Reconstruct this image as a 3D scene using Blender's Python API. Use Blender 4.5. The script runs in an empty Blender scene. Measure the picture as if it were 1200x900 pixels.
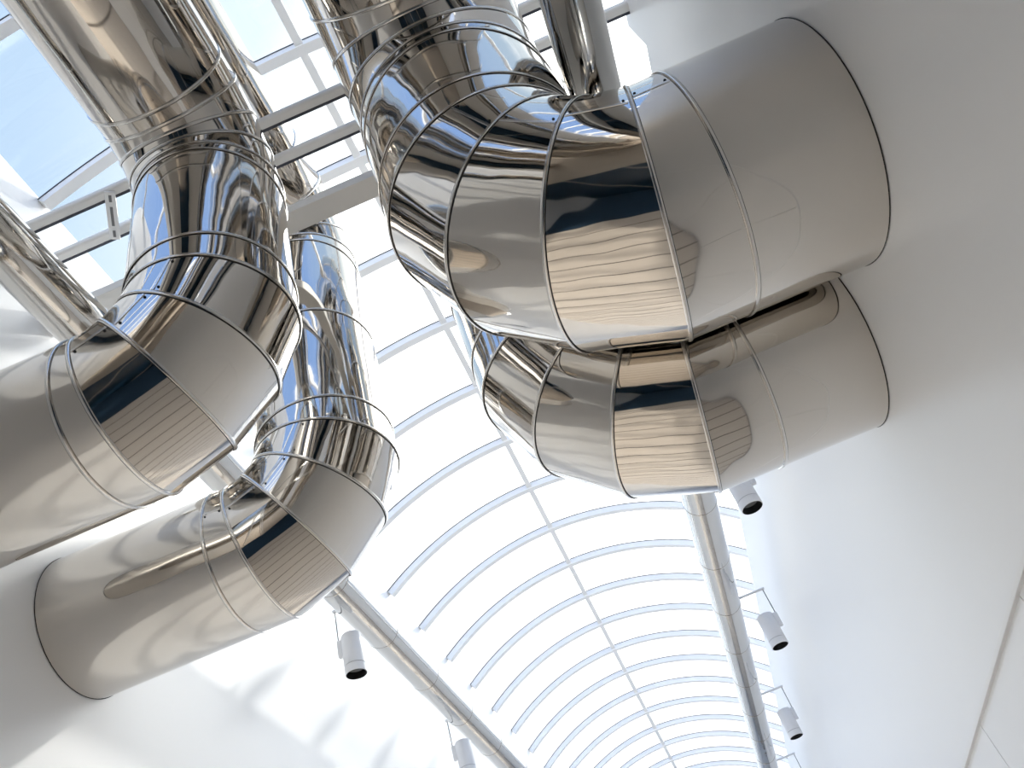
import bpy, math, random
from mathutils import Vector, Matrix

random.seed(7)
scene = bpy.context.scene
COL = scene.collection
EYE = 1.6                     # camera height above the floor; builders work relative to the eye

# ------------------------------------------------------------------ camera
cam_d = bpy.data.cameras.new('camera')
cam_d.sensor_width = 36.0
cam_d.lens = 982.0 / 1200.0 * 36.0
cam_d.clip_end = 500
cam = bpy.data.objects.new('camera', cam_d)
COL.objects.link(cam)
RIGHT = Vector((0.91988134, 0.29764272, -0.25539602))
UP = Vector((0.39031429, -0.63103176, 0.67041306))
FWD = Vector((-0.03838057, 0.71638518, 0.69664855))
m = Matrix((RIGHT, UP, -FWD)).transposed().to_4x4()
m.translation = Vector((0, 0, EYE))
cam.matrix_world = m
scene.camera = cam

# ------------------------------------------------------------------ colour management
vs = scene.view_settings
vs.view_transform = 'Standard'
vs.look = 'None'
vs.gamma = 1.0
vs.use_curve_mapping = False
vs.exposure = 1.56

# ------------------------------------------------------------------ sky and sun
SUN_DIR = Vector((0.26, 0.70, 0.665)).normalized()
world = bpy.data.worlds.new('sky')
scene.world = world
world.use_nodes = True
nt = world.node_tree
nt.nodes.clear()
w_out = nt.nodes.new('ShaderNodeOutputWorld')
w_bg = nt.nodes.new('ShaderNodeBackground')
w_tc = nt.nodes.new('ShaderNodeTexCoord')
w_nrm = nt.nodes.new('ShaderNodeVectorMath'); w_nrm.operation = 'NORMALIZE'
w_dot = nt.nodes.new('ShaderNodeVectorMath'); w_dot.operation = 'DOT_PRODUCT'
w_dot.inputs[1].default_value = SUN_DIR
w_map = nt.nodes.new('ShaderNodeMapRange')
w_map.inputs[1].default_value = -1.0; w_map.inputs[2].default_value = 1.0
w_ramp = nt.nodes.new('ShaderNodeValToRGB')
cr = w_ramp.color_ramp
cr.interpolation = 'EASE'
stops = [(0.0, (0.14, 0.225, 0.42)), (0.60, (0.13, 0.215, 0.42)), (0.78, (0.19, 0.265, 0.39)),
         (0.84, (0.22, 0.285, 0.37)), (0.905, (0.33, 0.375, 0.42)), (0.93, (0.52, 0.54, 0.56)),
         (0.965, (1.25, 1.25, 1.25)), (1.0, (3.2, 3.15, 3.1))]
while len(cr.elements) < len(stops):
    cr.elements.new(0.5)
for e_, (p_, c_) in zip(cr.elements, stops):
    e_.position = p_
    e_.color = (*c_, 1)
# pale haze low over the horizon
w_sep = nt.nodes.new('ShaderNodeSeparateXYZ')
w_hz = nt.nodes.new('ShaderNodeMapRange')
w_hz.inputs[1].default_value = 0.05; w_hz.inputs[2].default_value = 0.62
w_hz.inputs[3].default_value = 0.85; w_hz.inputs[4].default_value = 0.0
w_mix = nt.nodes.new('ShaderNodeMix'); w_mix.data_type = 'RGBA'
w_mix.inputs[7].default_value = (0.80, 0.82, 0.85, 1)
nt.links.new(w_tc.outputs['Generated'], w_nrm.inputs[0])
nt.links.new(w_nrm.outputs[0], w_dot.inputs[0])
nt.links.new(w_dot.outputs['Value'], w_map.inputs[0])
nt.links.new(w_map.outputs[0], w_ramp.inputs[0])
nt.links.new(w_nrm.outputs[0], w_sep.inputs[0])
nt.links.new(w_sep.outputs['Z'], w_hz.inputs[0])
nt.links.new(w_hz.outputs[0], w_mix.inputs[0])
nt.links.new(w_ramp.outputs[0], w_mix.inputs[6])
nt.links.new(w_mix.outputs[2], w_bg.inputs['Color'])
w_bg.inputs['Strength'].default_value = 1.0
nt.links.new(w_bg.outputs[0], w_out.inputs[0])

sun_d = bpy.data.lights.new('sun', 'SUN')
sun_d.energy = 1.25
sun_d.angle = math.radians(1.6)
sun_d.color = (1.0, 0.96, 0.90)
sun = bpy.data.objects.new('sun', sun_d)
COL.objects.link(sun)
sun.rotation_euler = SUN_DIR.to_track_quat('Z', 'Y').to_euler()
sun.location = (6, 10, 30)

# ------------------------------------------------------------------ materials
MATS = {}
def mat(name, color, rough=0.5, metal=0.0, spec=0.5, noise=None, bump=None, rough_noise=None):
    """noise=(scale, amount) colour mottling, bump=(scale, distance) fine relief"""
    if name in MATS:
        return MATS[name]
    M = bpy.data.materials.new(name)
    M.use_nodes = True
    t = M.node_tree
    b = t.nodes['Principled BSDF']
    b.inputs['Base Color'].default_value = (*color, 1)
    b.inputs['Roughness'].default_value = rough
    b.inputs['Metallic'].default_value = metal
    b.inputs['Specular IOR Level'].default_value = spec
    geo = t.nodes.new('ShaderNodeNewGeometry')
    if noise:
        n = t.nodes.new('ShaderNodeTexNoise')
        n.inputs['Scale'].default_value = noise[0]; n.inputs['Detail'].default_value = 4
        t.links.new(geo.outputs['Position'], n.inputs['Vector'])
        mx = t.nodes.new('ShaderNodeMix'); mx.data_type = 'RGBA'
        mx.inputs[6].default_value = (*[c * (1 - noise[1]) for c in color], 1)
        mx.inputs[7].default_value = (*[min(1, c * (1 + noise[1])) for c in color], 1)
        t.links.new(n.outputs['Fac'], mx.inputs[0])
        t.links.new(mx.outputs[2], b.inputs['Base Color'])
    if rough_noise:
        n2 = t.nodes.new('ShaderNodeTexNoise')
        n2.inputs['Scale'].default_value = rough_noise[0]; n2.inputs['Detail'].default_value = 3
        t.links.new(geo.outputs['Position'], n2.inputs['Vector'])
        mr = t.nodes.new('ShaderNodeMapRange')
        mr.inputs[1].default_value = 0.3; mr.inputs[2].default_value = 0.7
        mr.inputs[3].default_value = rough_noise[1]; mr.inputs[4].default_value = rough_noise[2]
        t.links.new(n2.outputs['Fac'], mr.inputs[0])
        t.links.new(mr.outputs[0], b.inputs['Roughness'])
    if bump:
        n3 = t.nodes.new('ShaderNodeTexNoise')
        n3.inputs['Scale'].default_value = bump[0]; n3.inputs['Detail'].default_value = 1.0
        t.links.new(geo.outputs['Position'], n3.inputs['Vector'])
        bp = t.nodes.new('ShaderNodeBump')
        bp.inputs['Strength'].default_value = 1.0
        bp.inputs['Distance'].default_value = bump[1]
        t.links.new(n3.outputs['Fac'], bp.inputs['Height'])
        t.links.new(bp.outputs[0], b.inputs['Normal'])
    MATS[name] = M
    return M

STEEL = mat('polished_stainless_steel', (0.71, 0.67, 0.62), metal=1.0, rough=0.05,
            rough_noise=(2.5, 0.025, 0.07), bump=(2.2, 0.007))
BEAD = mat('seam_steel', (0.78, 0.76, 0.73), metal=1.0, rough=0.22)
PIPE = mat('pipe_steel', (0.68, 0.67, 0.65), metal=1.0, rough=0.05, bump=(3.0, 0.003))
SEAL = mat('dark_sealant', (0.025, 0.023, 0.022), rough=0.6)
WALL = mat('white_wall_paint', (0.92, 0.922, 0.925), rough=0.32, noise=(0.6, 0.015))
CEIL = mat('white_frame_paint', (0.93, 0.93, 0.93), rough=0.5)
BEAM = mat('white_beam_paint', (0.90, 0.89, 0.87), rough=0.45)
LAMPW = mat('white_lamp_enamel', (0.85, 0.85, 0.86), rough=0.3)
BLACK = mat('black_baffle', (0.006, 0.006, 0.007), rough=0.4)
LENS = mat('lamp_lens', (0.45, 0.46, 0.48), rough=0.15, metal=0.6)
CABLE = mat('grey_cable', (0.20, 0.20, 0.21), rough=0.5)
GASKET = mat('dark_gasket', (0.06, 0.065, 0.085), rough=0.6)
SLAB = mat('beige_floor_slab', (0.62, 0.55, 0.48), rough=0.5, noise=(3.0, 0.08))
JOINT = mat('dark_floor_joint', (0.10, 0.085, 0.075), rough=0.8)
CARPET = mat('dark_blue_carpet', (0.015, 0.045, 0.085), rough=0.9, noise=(40, 0.3))
DARKGLASS = mat('dark_blue_glazing', (0.010, 0.030, 0.055), rough=0.2)

def glass_material():
    M = bpy.data.materials.new('roof_glass')
    M.use_nodes = True
    t = M.node_tree
    t.nodes.clear()
    o = t.nodes.new('ShaderNodeOutputMaterial')
    tr = t.nodes.new('ShaderNodeBsdfTransparent'); tr.inputs[0].default_value = (0.96, 0.975, 0.975, 1)
    gl = t.nodes.new('ShaderNodeBsdfGlossy'); gl.inputs['Roughness'].default_value = 0.02
    lw = t.nodes.new('ShaderNodeLayerWeight')
    pw = t.nodes.new('ShaderNodeMath'); pw.operation = 'POWER'; pw.inputs[1].default_value = 5.0
    fr = t.nodes.new('ShaderNodeMath'); fr.operation = 'MULTIPLY_ADD'
    fr.inputs[1].default_value = 0.5; fr.inputs[2].default_value = 0.025
    t.links.new(lw.outputs['Facing'], pw.inputs[0]); t.links.new(pw.outputs[0], fr.inputs[0])
    mx = t.nodes.new('ShaderNodeMixShader')
    t.links.new(fr.outputs[0], mx.inputs[0])
    t.links.new(tr.outputs[0], mx.inputs[1]); t.links.new(gl.outputs[0], mx.inputs[2])
    t.links.new(mx.outputs[0], o.inputs[0])
    return M
GLASS = glass_material()

# ------------------------------------------------------------------ helpers
def mesh(name, verts, faces, material, base=(0, 0, 0), parent=None, smooth=False):
    """verts in eye-relative space; stored relative to base"""
    b = Vector(base)
    me = bpy.data.meshes.new(name)
    me.from_pydata([tuple(Vector(v) - b) for v in verts], [], faces)
    me.update()
    if smooth:
        for p in me.polygons:
            p.use_smooth = True
    me.materials.append(material)
    o = bpy.data.objects.new(name, me)
    COL.objects.link(o)
    if parent is not None:
        o.parent = parent
        # world position of parent is its own location chain
        off = Vector((0, 0, 0)); q = parent
        while q is not None:
            off += q.location; q = q.parent
        o.location = b - off
    else:
        o.location = b
    return o

def thing(name, base, label, cat, group=None):
    o = bpy.data.objects.new(name, None)
    COL.objects.link(o)
    o.empty_display_size = 0.2
    o.location = base
    tag(o, label, cat, group)
    return o

def tag(o, label, cat, group=None):
    o['label'] = label
    o['category'] = cat
    if group:
        o['group'] = group

def struct(o, label=None):
    o['kind'] = 'structure'
    if label:
        o['label'] = label
        o['category'] = label.split()[-1] if False else o.name.split('_')[0]
    return o

def box_vf(x0, x1, y0, y1, z0, z1):
    v = [(x0, y0, z0), (x1, y0, z0), (x1, y1, z0), (x0, y1, z0), (x0, y0, z1), (x1, y0, z1), (x1, y1, z1), (x0, y1, z1)]
    f = [(0, 3, 2, 1), (4, 5, 6, 7), (0, 1, 5, 4), (1, 2, 6, 5), (2, 3, 7, 6), (3, 0, 4, 7)]
    return v, f

def bevel(o, w, seg=2):
    md = o.modifiers.new('bevel', 'BEVEL')
    md.width = w; md.segments = seg; md.limit_method = 'ANGLE'
    return o

def frame(axis):
    a = Vector(axis).normalized()
    h = Vector((0, 1, 0)) if abs(a.y) < 0.9 else Vector((1, 0, 0))
    u = (h - a * h.dot(a)).normalized()
    w = a.cross(u)
    return a, u, w

NSEG = 96
def ring_on_plane(A, axis, R, P, N, n=NSEG):
    """points where the cylinder (A, axis, R) meets the plane through P with normal N"""
    a, u, w = frame(axis)
    P = Vector(P); N = Vector(N); A = Vector(A)
    out = []
    for i in range(n):
        t = 2 * math.pi * i / n
        q = A + (u * math.cos(t) + w * math.sin(t)) * R
        s = (P - q).dot(N) / a.dot(N)
        out.append(q + a * s)
    return out

def tube_between(name, A, axis, R, pl0, pl1, material, parent, thick=0.012):
    """open sheet-metal tube cut by two planes, with real sheet thickness"""
    rows = [ring_on_plane(A, axis, R, *pl0), ring_on_plane(A, axis, R, *pl1),
            ring_on_plane(A, axis, R - thick, *pl1), ring_on_plane(A, axis, R - thick, *pl0)]
    n = NSEG
    v = [p for r in rows for p in r]
    f = []
    a, u, w = frame(axis)
    fwd = (rows[1][0] - rows[0][0]).dot(a) > 0
    for k in range(4):
        k2 = (k + 1) % 4
        for i in range(n):
            j = (i + 1) % n
            q = (k * n + i, k * n + j, k2 * n + j, k2 * n + i)
            f.append(q if fwd else q[::-1])
    o = mesh(name, v, f, material, base=A, parent=parent)
    for p in o.data.polygons:
        if (p.index // n) % 2 == 0:
            p.use_smooth = True
    # keep the rim edges sharp
    o.data.set_sharp_from_angle(angle=math.radians(40))
    return o

def sweep_ring(name, pts, center, material, parent, width_axis, prof):
    """closed ring: profile points (radial, axial) swept round pts"""
    c = Vector(center); ax = Vector(width_axis).normalized()
    n = len(pts); k = len(prof)
    v, f = [], []
    for p in pts:
        rad = (p - c); rad = rad - ax * rad.dot(ax); rad.normalize()
        for (r, s) in prof:
            v.append(p + rad * r + ax * s)
    for i in range(n):
        j = (i + 1) % n
        for a in range(k):
            b = (a + 1) % k
            f.append((i * k + a, i * k + b, j * k + b, j * k + a))
    o = mesh(name, v, f, material, base=center, parent=parent, smooth=True)
    o.data.set_sharp_from_angle(angle=math.radians(50))
    return o

def bead_prof(w, h):
    return [(-0.006, -w / 2), (h * 0.7, -w / 2), (h, -w * 0.3), (h, w * 0.3), (h * 0.7, w / 2), (-0.006, w / 2)]

def circ_prof(r, k=6, r0=0.0, s0=0.0):
    return [(r0 + r * math.cos(2 * math.pi * i / k), s0 + r * math.sin(2 * math.pi * i / k)) for i in range(k)]

def rod(name, p0, p1, r, material, parent=None, n=10, base=None):
    p0 = Vector(p0); p1 = Vector(p1)
    a, u, w = frame(p1 - p0)
    v = []
    for p in (p0, p1):
        for i in range(n):
            t = 2 * math.pi * i / n
            v.append(p + (u * math.cos(t) + w * math.sin(t)) * r)
    f = [(i, (i + 1) % n, n + (i + 1) % n, n + i) for i in range(n)]
    f += [tuple(range(n))[::-1], tuple(range(n, 2 * n))]
    o = mesh(name, v, f, material, base=base if base is not None else p0, parent=parent, smooth=True)
    o.data.set_sharp_from_angle(angle=math.radians(50))
    return o

# ------------------------------------------------------------------ the hall
XL, XR = -4.40, 2.20            # inner faces of the two long walls
XR2 = 2.80                      # upper wall set back behind the ledge
Y0, Y1 = -9.0, 46.0
FLOOR = -EYE
CX, RIDGE, ARC = -1.13, 10.3, 5.4     # vault: centre line, crown height, radius
CZ = RIDGE - ARC
def vault_z(x, r=ARC):
    return CZ + math.sqrt(r * r - (x - CX) ** 2)

# floor
v, f = box_vf(XL - 0.3, XR2 + 0.3, Y0 - 0.3, Y1 + 0.3, FLOOR - 0.3, FLOOR - 0.02)
floor = struct(mesh('floor', v, f, JOINT, base=(0, 0, FLOOR - 0.02)), 'beige slab floor of the hall')
pitch = 1.25
v, f = box_vf(XL, XR, 0, pitch - 0.08, -0.02, 0)
slab0 = mesh('floor_slab', v, f, SLAB, base=(0, 0, 0))
slab0.parent = floor
ys = []
y = -2.4
while y < Y1 - 0.5:
    ys.append(y); y += pitch
for i, y in enumerate(ys):
    o = slab0 if i == 0 else slab0.copy()
    if i:
        COL.objects.link(o); o.parent = floor
    o.location = Vector((0, y, 0.02))
v, f = box_vf(XL, XR, Y0, -2.45, FLOOR - 0.02, FLOOR + 0.001)
mesh('carpet', v, f, CARPET, base=(0, -5, FLOOR), parent=floor)

# left wall (runs up to the vault)
zl = vault_z(XL) + 0.05
v, f = box_vf(XL - 0.3, XL, Y0 - 0.3, Y1 + 0.3, FLOOR - 0.3, zl)
wl = struct(mesh('wall_left', v, f, WALL, base=(XL, 0, FLOOR)), 'smooth white wall below the glazed vault')
# right wall with a stepped top edge
def prism_x(x0, x1, yz):
    n = len(yz)
    v = [(x0, a, b) for a, b in yz] + [(x1, a, b) for a, b in yz]
    f = [tuple(range(n))[::-1] if x1 > x0 else tuple(range(n)), tuple(range(n, 2 * n)) if x1 > x0 else tuple(range(n, 2 * n))[::-1]]
    for i in range(n):
        j = (i + 1) % n
        f.append((i, j, n + j, n + i))
    return v, f
RAIL_Z = 1.98
v, f = prism_x(XR, XR2, [(Y0 - 0.3, RAIL_Z), (Y1 + 0.3, RAIL_Z), (Y1 + 0.3, 7.65), (4.2, 7.65), (4.2, 8.15), (Y0 - 0.3, 8.15)])
wr = struct(mesh('wall_right', v, f, WALL, base=(XR, 0, RAIL_Z)), 'plain white wall pierced by two wide ducts')
zr = vault_z(XR2) + 0.05
v, f = box_vf(XR2, XR2 + 0.3, Y0 - 0.3, Y1 + 0.3, FLOOR, zr)
mesh('upper_wall', v, f, WALL, base=(XR2, 0, 0), parent=wr)
# lower wall in jointed panels below a projecting rail
py = Y0
panel = None
while py < Y1:
    if panel is None:
        v, f = box_vf(XR + 0.02, XR2, 0.006, 2.394, FLOOR, RAIL_Z - 0.001)
        panel = mesh('wall_panel', v, f, WALL, base=(XR, 0, FLOOR), parent=wr)
        o = panel
    else:
        o = panel.copy(); COL.objects.link(o); o.parent = wr
    o.location = Vector((0, py + 0.18, FLOOR - RAIL_Z))
    py += 2.4
v, f = box_vf(XR - 0.010, XR + 0.03, Y0, Y1, RAIL_Z - 0.010, RAIL_Z + 0.030)
struct(bevel(mesh('trim_1', v, f, CEIL, base=(XR, 0, RAIL_Z)), 0.004), 'thin white ledge rail along the wall')

# end walls
v, f = box_vf(XL - 0.3, XR2 + 0.3, Y1, Y1 + 0.3, FLOOR - 0.3, RIDGE + 0.5)
struct(mesh('wall_far', v, f, WALL, base=(0, Y1, FLOOR)), 'white end wall at the far end of the hall')
v, f = box_vf(XL - 0.3, XR2 + 0.3, Y0 - 0.3, Y0, FLOOR - 0.3, RIDGE + 0.5)
TAUPE = mat('taupe_plaster', (0.42, 0.36, 0.30), rough=0.6, noise=(2.0, 0.06))
wb = struct(mesh('wall_back', v, f, TAUPE, base=(0, Y0, FLOOR)), 'end wall with dark blue glazing')
for i in range(4):
    w_ = (XR - XL) / 4
    v, f = box_vf(XL + i * w_ + 0.04, XL + (i + 1) * w_ - 0.04, Y0 - 0.02, Y0 + 0.03, FLOOR + 0.02, 3.4)
    mesh('glazing_panel', v, f, DARKGLASS, base=(XL + i * w_, Y0, FLOOR), parent=wb)

# glazed barrel vault: ribs, crown bar and panes
ceil = bpy.data.objects.new('ceiling', None)
COL.objects.link(ceil)
ceil.location = (CX, 0, CZ)
struct(ceil, 'glazed barrel vault with slim white ribs')
TH_L = math.asin((XL - CX) / ARC)
TH_R = math.asin((XR2 - CX) / ARC)
def arc_strip(r0, r1, y0, y1, th0, th1, n):
    v, f = [], []
    for i in range(n + 1):
        th = th0 + (th1 - th0) * i / n
        s, c = math.sin(th), math.cos(th)
        for r, yy in ((r0, y0), (r0, y1), (r1, y1), (r1, y0)):
            v.append((CX + r * s, yy, CZ + r * c))
    for i in range(n):
        for a in range(4):
            b = (a + 1) % 4
            f.append((i * 4 + a, i * 4 + b, (i + 1) * 4 + b, (i + 1) * 4 + a))
    f.append((0, 3, 2, 1)); f.append(tuple(4 * n + k for k in range(4)))
    return v, f
RIB0, RIBP = 2.27, 1.60
rib_n = list(range(-7, 28))
v, f = arc_strip(ARC - 0.13, ARC, -0.06, 0.06, TH_L, TH_R, 48)
rib0 = mesh('rib', v, f, CEIL, base=(0, 0, 0), smooth=True); rib0.data.set_sharp_from_angle(angle=math.radians(40))
v, f = arc_strip(ARC - 0.004, ARC + 0.011, -0.070, -0.061, TH_L, TH_R, 48)
gas0 = mesh('gasket', v, f, GASKET, base=(0, 0, 0))
TH_C = 0.0
GAP = 0.03 / ARC
v, f = arc_strip(ARC + 0.012, ARC + 0.032, 0.004, RIBP - 0.004, TH_L, TH_C - 0.001, 24)
pl0 = mesh('pane', v, f, GLASS, smooth=True)
pl0.data.set_sharp_from_angle(angle=math.radians(40))
v, f = arc_strip(ARC + 0.012, ARC + 0.032, 0.004, RIBP - 0.004, TH_C + 0.001, TH_R, 24)
pr0 = mesh('pane', v, f, GLASS, smooth=True)
pr0.data.set_sharp_from_angle(angle=math.radians(40))
def put(src, par, loc, first):
    o = src if first else src.copy()
    if not first:
        COL.objects.link(o)
    o.parent = par
    o.location = loc
    return o
for i, k in enumerate(rib_n):
    y = RIB0 + RIBP * k
    off = Vector((-CX, y, -CZ))
    r = put(rib0, ceil, off, i == 0)
    put(gas0, r, Vector((0, 0, 0)), i == 0)
    put(pl0, ceil, off, i == 0)
    put(pr0, ceil, off, i == 0)
v, f = box_vf(CX - 0.05, CX + 0.05, Y0, Y1, RIDGE - 0.09, RIDGE + 0.005)
mesh('crown_bar', v, f, CEIL, base=(CX, 0, RIDGE), parent=ceil)

# ------------------------------------------------------------------ big ducts
def lap_seam(A, axis, R, dirv, pl0, pl1, parent, rivets=True):
    """riveted overlap running lengthwise along one sheet"""
    a = Vector(axis).normalized()
    d = Vector(dirv); d = (d - a * d.dot(a)).normalized()
    t = a.cross(d)
    A = Vector(A)
    q = A + d * R
    def cut(pl):
        P, N = Vector(pl[0]), Vector(pl[1])
        return q + a * ((P - q).dot(N) / a.dot(N))
    s, e = cut(pl0), cut(pl1)
    L = (e - s)
    if L.length < 0.12:
        return
    dirn = L.normalized()
    s2, e2 = s + dirn * 0.02, e - dirn * 0.02
    wv, h = 0.012, 0.004
    v = []
    for p in (s2, e2):
        for (x, z) in ((-wv, -0.004), (wv, -0.004), (wv * 0.7, h), (-wv * 0.7, h)):
            v.append(p + t * x + d * z)
    f = [(0, 1, 5, 4), (1, 2, 6, 5), (2, 3, 7, 6), (3, 0, 4, 7), (0, 3, 2, 1), (4, 5, 6, 7)]
    lap = mesh('lap_seam', v, f, BEAD, base=s2, parent=parent)
    if rivets:
        for fr in (0.0, 1.0):
            p = s2.lerp(e2, 0.08 + 0.84 * fr) + t * 0.03
            vv, ff = [], []
            for k in range(8):
                th = 2 * math.pi * k / 8
                vv.append(p + (t * math.cos(th) + a * math.sin(th)) * 0.011 - d * 0.003)
            for k in range(8):
                th = 2 * math.pi * k / 8
                vv.append(p + (t * math.cos(th) + a * math.sin(th)) * 0.007 + d * 0.006)
            ff = [(k, (k + 1) % 8, 8 + (k + 1) % 8, 8 + k) for k in range(8)] + [tuple(range(8, 16))]
            mesh('rivet', vv, ff, SEAL, base=p, parent=lap)

def duct(label, group, wall_x, side, xv, yc, zl, zrun, R, rb_lo, rb_up, x_collar, run_joints, y_end):
    base = (xv, yc, zl - R)
    t = thing('ventilation_duct', base, label, 'duct', group)
    Rl, Ru = rb_lo * R, rb_up * R
    half = math.pi / 16
    EX, EY, EZ = Vector((1, 0, 0)), Vector((0, 1, 0)), Vector((0, 0, 1))
    C1 = Vector((xv + side * Rl, yc, zl + Rl))          # centre of the lower bend
    C2 = Vector((xv, yc - Ru, zrun - Ru))               # centre of the upper bend
    seams = []      # (point, plane normal, axis before, A before)
    # --- sheets as list of (A, axis) and the planes between them
    planes = [(Vector((wall_x - side * 0.004, yc, zl)), EX)]
    sheets = []
    names = []
    leg_ax = Vector((-side, 0, 0))
    planes.append((Vector((x_collar, yc, zl)), EX)); sheets.append((Vector((wall_x, yc, zl)), leg_ax)); names.append('wall_sleeve')
    for k in range(4):
        phi = half + 2 * half * k
        u = Vector((-side * math.sin(phi), 0, -math.cos(phi)))
        planes.append((C1 + u * (Rl / math.cos(half)), Vector((-side * math.cos(phi), 0, math.sin(phi)))))
        phs = 2 * half * k
        us = Vector((-side * math.sin(phs), 0, -math.cos(phs)))
        sheets.append((C1 + us * Rl, Vector((-side * math.cos(phs), 0, math.sin(phs)))))
        names.append('elbow_gore')
    # riser: collar just above the lower bend, then up to the upper bend
    z_c = C1.z + 0.06
    planes.append((Vector((xv, yc, z_c)), EZ)); sheets.append((Vector((xv, yc, C1.z)), EZ)); names.append('elbow_gore')
    z_t = C2.z - 0.06
    if z_t - z_c > 1.6:                # long risers are made of several lengths
        nmid = int((z_t - z_c) / 1.25)
        for q in range(1, nmid + 1):
            zz = z_c + (z_t - z_c) * q / (nmid + 1)
            planes.append((Vector((xv, yc, zz)), EZ)); sheets.append((Vector((xv, yc, zz)), EZ)); names.append('riser')
    if z_t > z_c + 0.1:
        planes.append((Vector((xv, yc, z_t)), EZ)); sheets.append((Vector((xv, yc, z_t)), EZ)); names.append('riser')
    for k in range(4):
        phi = half + 2 * half * k
        u = Vector((0, math.cos(phi), math.sin(phi)))
        planes.append((C2 + u * (Ru / math.cos(half)), Vector((0, -math.sin(phi), math.cos(phi)))))
        phs = 2 * half * k
        us = Vector((0, math.cos(phs), math.sin(phs)))
        sheets.append((C2 + us * Ru, Vector((0, -math.sin(phs), math.cos(phs)))))
        names.append('elbow_gore')
    for yj in run_joints + [y_end]:
        planes.append((Vector((xv, yj, zrun)), EY)); sheets.append((Vector((xv, yj, zrun)), Vector((0, -1, 0)))); names.append('overhead_run')
    lapdir = Vector((-0.15 * side, -1, 0.12))
    for i, (A, ax) in enumerate(sheets):
        o = tube_between(names[i], A, ax, R, planes[i], planes[i + 1], STEEL, t)
        if names[i] == 'elbow_gore' and i < 5:
            lap_seam(A, ax, R, lapdir, planes[i], planes[i + 1], o)
    for i in range(1, len(planes) - 1):
        P, N = planes[i]
        A, ax = sheets[i - 1]
        pts = ring_on_plane(A, ax, R, P, N)
        b = sweep_ring('seam_band', pts, P, BEAD, t, N, bead_prof(0.026, 0.010))
        sgn = 1 if Vector(N).dot(ax) > 0 else -1
        sweep_ring('sealant_line', pts, P, SEAL, b, N, circ_prof(0.003, 5, 0.001, -0.0145 * sgn))
    pts = ring_on_plane(*sheets[0], R, Vector((wall_x - side * 0.006, yc, zl)), EX)
    sweep_ring('wall_seal', pts, Vector((wall_x - side * 0.006, yc, zl)), SEAL, t, EX, circ_prof(0.0035, 5, 0.0, 0.0))
    return t

duct('widest steel duct, its mirror-bright elbow turning into the plain wall with the rail', None,
     XR, 1, 0.20, 3.49, 4.28, 7.42, 0.825, 1.34, 1.34, 1.375, [2.15, 0.6, -1.8, -4.2, -6.6], Y0)
duct('steel duct tucked under the widest duct, entering the same plain wall', None,
     XR, 1, 0.17, 5.20, 4.126, 8.99, 0.735, 1.44, 1.40, 1.40, [3.6, 1.6, -0.8, -3.2, -5.6], Y0)
duct('steel duct in front of the tie beams, its elbow turning into the sunlit wall', None,
     XL, -1, -1.90, 3.17, 4.136, 6.86, 0.565, 1.29, 1.29, -2.61, [2.36, -0.4, -2.8, -5.2], Y0)
duct('steel duct crossed by the white tie beams, its round sleeve meeting the sunlit wall', None,
     XL, -1, -2.075, 5.32, 4.50, 8.72, 0.62, 1.33, 1.33, -2.94, [4.1, 2.2, -0.2, -2.6, -5.0], Y0)

# ------------------------------------------------------------------ straight service pipes
def service_pipe(x, z, r, label):
    t = thing('service_pipe', (x, 0, z - r), label, 'pipe')
    first = None
    y = 11.82 - 1.6 * 12
    edges = [Y0 + 0.002]
    while y < Y1 - 0.3:
        if y > Y0 + 0.2:
            edges.append(y)
        y += 1.6
    edges.append(Y1 - 0.002)
    for a, b in zip(edges[:-1], edges[1:]):
        n = 48
        v = []
        for (yy, rr) in ((a, r), (b, r), (b, r - 0.008), (a, r - 0.008)):
            for i in range(n):
                th = 2 * math.pi * i / n
                v.append((x + rr * math.cos(th), yy, z + rr * math.sin(th)))
        f = []
        for k in range(4):
            for i in range(n):
                j = (i + 1) % n; k2 = (k + 1) % 4
                f.append((k * n + i, k2 * n + i, k2 * n + j, k * n + j))
        o = mesh('pipe_section', v, f, PIPE, base=(x, a, z), parent=t, smooth=True)
        o.data.set_sharp_from_angle(angle=math.radians(40))
    for yy in edges[1:-1]:
        pts = [Vector((x + r * math.cos(2 * math.pi * i / 48), yy, z + r * math.sin(2 * math.pi * i / 48))) for i in range(48)]
        sweep_ring('seam_ring', pts, (x, yy, z), BEAD, t, (0, 1, 0), circ_prof(0.009, 6))
    return t
PZ, PR = 6.40, 0.235
service_pipe(-3.53, PZ, PR, 'slim shiny steel pipe running along the sunlit wall under the vault')
service_pipe(1.325, PZ, PR, 'slim shiny steel pipe along the plain wall, carrying bracketed pendant lights')

# ------------------------------------------------------------------ pendant lights
def lathe(name, cx, cy, prof, material, parent, n=32, base=None):
    v, f = [], []
    k = len(prof)
    for (r, z) in prof:
        for i in range(n):
            th = 2 * math.pi * i / n
            v.append((cx + r * math.cos(th), cy + r * math.sin(th), z))
    for a in range(k - 1):
        for i in range(n):
            j = (i + 1) % n
            f.append((a * n + i, a * n + j, (a + 1) * n + j, (a + 1) * n + i))
    o = mesh(name, v, f, material, base=base or (cx, cy, prof[0][1]), parent=parent, smooth=True)
    o.data.set_sharp_from_angle(angle=math.radians(35))
    return o

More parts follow.
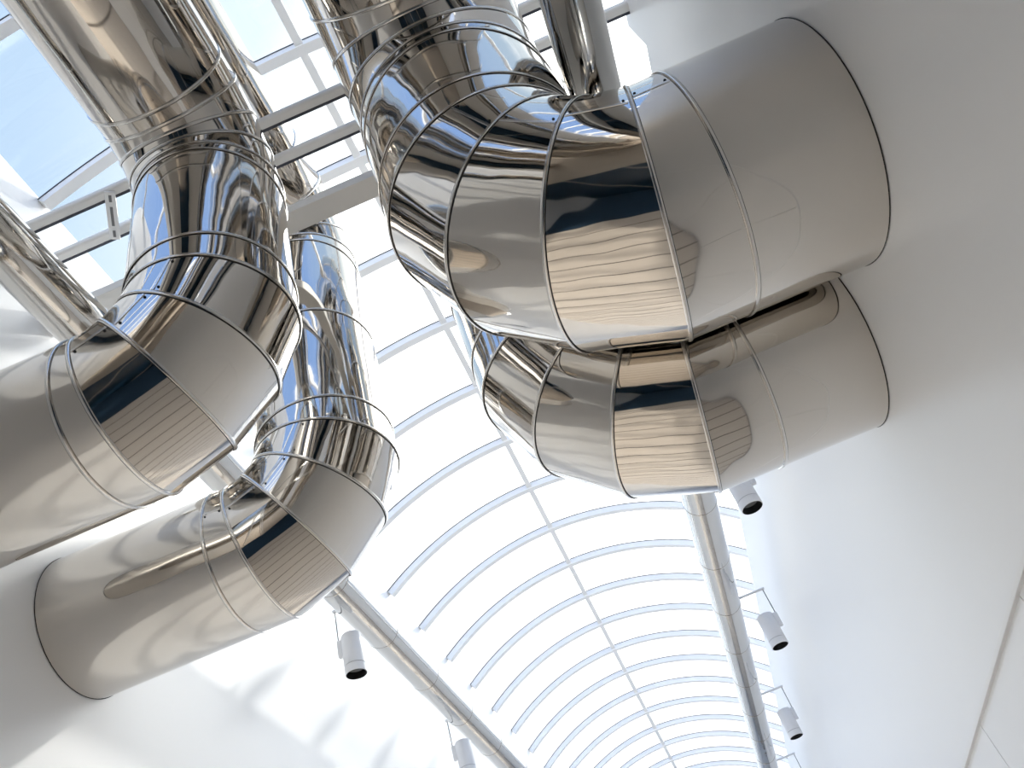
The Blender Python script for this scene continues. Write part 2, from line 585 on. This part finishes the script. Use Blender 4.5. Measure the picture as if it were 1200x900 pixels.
def pendant(cx, cy, zb, pipe_x, side, label):
    t = thing('pendant_light', (cx, cy, zb), label, 'light', 'pendant lights hung from the service pipes')
    r, h = 0.140, 0.56
    lathe('lamp_housing', cx, cy, [(r, zb + 0.115), (r, zb + h - 0.03), (r - 0.012, zb + h - 0.006), (r - 0.05, zb + h), (0.0, zb + h)], LAMPW, t)
    lathe('shadow_gap', cx, cy, [(r - 0.006, zb + 0.108), (r - 0.006, zb + 0.116)], CABLE, t)
    lathe('lamp_rim', cx, cy, [(r - 0.010, zb), (r, zb + 0.004), (r, zb + 0.109), (r - 0.01, zb + 0.109)], LAMPW, t)
    lathe('baffle', cx, cy, [(r - 0.010, zb), (r - 0.028, zb + 0.09)], BLACK, t)
    lathe('lens', cx, cy, [(r - 0.028, zb + 0.09), (0.06, zb + 0.105), (0.0, zb + 0.108)], LENS, t)
    # wall-side yoke and thin cable up to the bracket arm
    xs = cx + side * (r + 0.045)
    v, f = box_vf(min(cx + side * (r - 0.01), xs + side * 0.018), max(cx + side * (r - 0.01), xs + side * 0.018), cy - 0.03, cy + 0.03, zb + h - 0.26, zb + h - 0.02)
    bevel(mesh('yoke', v, f, LAMPW, base=(xs, cy, zb + h - 0.26), parent=t), 0.006)
    rod('cable', (xs, cy, zb + h - 0.05), (xs, cy, PZ), 0.008, CABLE, t, 8)
    rod('bracket_arm', (pipe_x + side * (PR - 0.003), cy, PZ), (xs + side * 0.03, cy, PZ), 0.024, LAMPW, t, 12)
ZB = 5.40
pendant(1.73, 9.22, ZB, 1.325, 1, 'white pendant light peeking out from behind the duct tucked under the widest duct')
pendant(1.79, 13.45, ZB, 1.325, 1, 'white pendant light on the plain wall pipe, second along from the ducts')
pendant(1.81, 17.85, ZB, 1.325, 1, 'white pendant light on the plain wall pipe, third along from the ducts')
pendant(1.82, 22.22, ZB, 1.325, 1, 'white pendant light on the plain wall pipe, fourth along from the ducts')
pendant(-3.63, 9.28, ZB, -3.53, -1, 'white pendant light below the sunlit wall pipe, next to the ducts')
pendant(-3.63, 13.55, ZB, -3.53, -1, 'pale pendant light half hidden by the sunlit wall pipe, farther from the ducts')

# ------------------------------------------------------------------ tie beams
def tube_beam(y, z, w, h, x0, x1, label):
    t = thing('tie_beam', ((x0 + x1) / 2, y, z), label, 'beam', 'slim tie beams under the vault')
    v, f = box_vf(x0, x1, y - w / 2, y + w / 2, z - h / 2, z + h / 2)
    bevel(mesh('beam_tube', v, f, BEAM, base=((x0 + x1) / 2, y, z), parent=t), 0.03, 4)
    v, f = box_vf(x0 + 0.01, x1 - 0.01, y + w / 2 - 0.022, y + w / 2 + 0.006, z - h / 2 - 0.002, z - h / 2 + 0.03)
    mesh('edge_gasket', v, f, GASKET, base=((x0 + x1) / 2, y, z), parent=t)  # dark strip along the beam's far lower edge
    return t
YA, ZA, YB, ZB2 = 3.53, 8.01, 3.94, 8.03
tA = tube_beam(YA, ZA, 0.11, 0.09, XL, XR2 - 0.001, 'slim white tie beam farther from the broad box beam')
tB = tube_beam(YB, ZB2, 0.11, 0.09, XL, XR2 - 0.001, 'slim white tie beam nearer the broad box beam')
# slotted link plate between the two tubes
t = thing('link_plate', (-3.30, YA, ZA + 0.05), 'slotted white link plate joining the two slim tie beams', 'bracket')
pa, pb = Vector((-3.19, YA - 0.03, ZA - 0.062)), Vector((-3.46, YB + 0.03, ZA - 0.062))
def slanted(p, q, w, h):
    d = (q - p).normalized(); n = Vector((-d.y, d.x, 0)) * (w / 2)
    v = [p - n, p + n, q + n, q - n]
    v = [a + Vector((0, 0, -h / 2)) for a in v] + [a + Vector((0, 0, h / 2)) for a in v]
    return v, [(0, 1, 2, 3), (7, 6, 5, 4), (0, 4, 5, 1), (1, 5, 6, 2), (2, 6, 7, 3), (3, 7, 4, 0)]
v, f = slanted(pa, pb, 0.10, 0.025)
bevel(mesh('plate', v, f, CEIL, base=pa, parent=t), 0.006)
for s0, s1 in ((0.06, 0.20), (0.30, 0.70), (0.80, 0.94)):
    v, f = slanted(pa.lerp(pb, s0), pa.lerp(pb, s1), 0.026, 0.031)
    mesh('bolt_slot', v, f, CABLE, base=pa.lerp(pb, s0), parent=t)

zb, yn, yf = 7.43, 4.185, 4.42
v, f = box_vf(XL, 1.25, yn, yf, zb, zb + 0.125)
bx = bevel(mesh('box_beam', v, f, BEAM, base=((XL + 1.25) / 2, (yn + yf) / 2, zb)), 0.006)
tag(bx, 'broad white box beam passing between the steel ducts', 'beam')

# ------------------------------------------------------------------ lift everything so that the floor lies at z = 0
for o in COL.objects:
    if o.parent is None and o.type in {'MESH', 'EMPTY'}:
        o.location.z += EYE
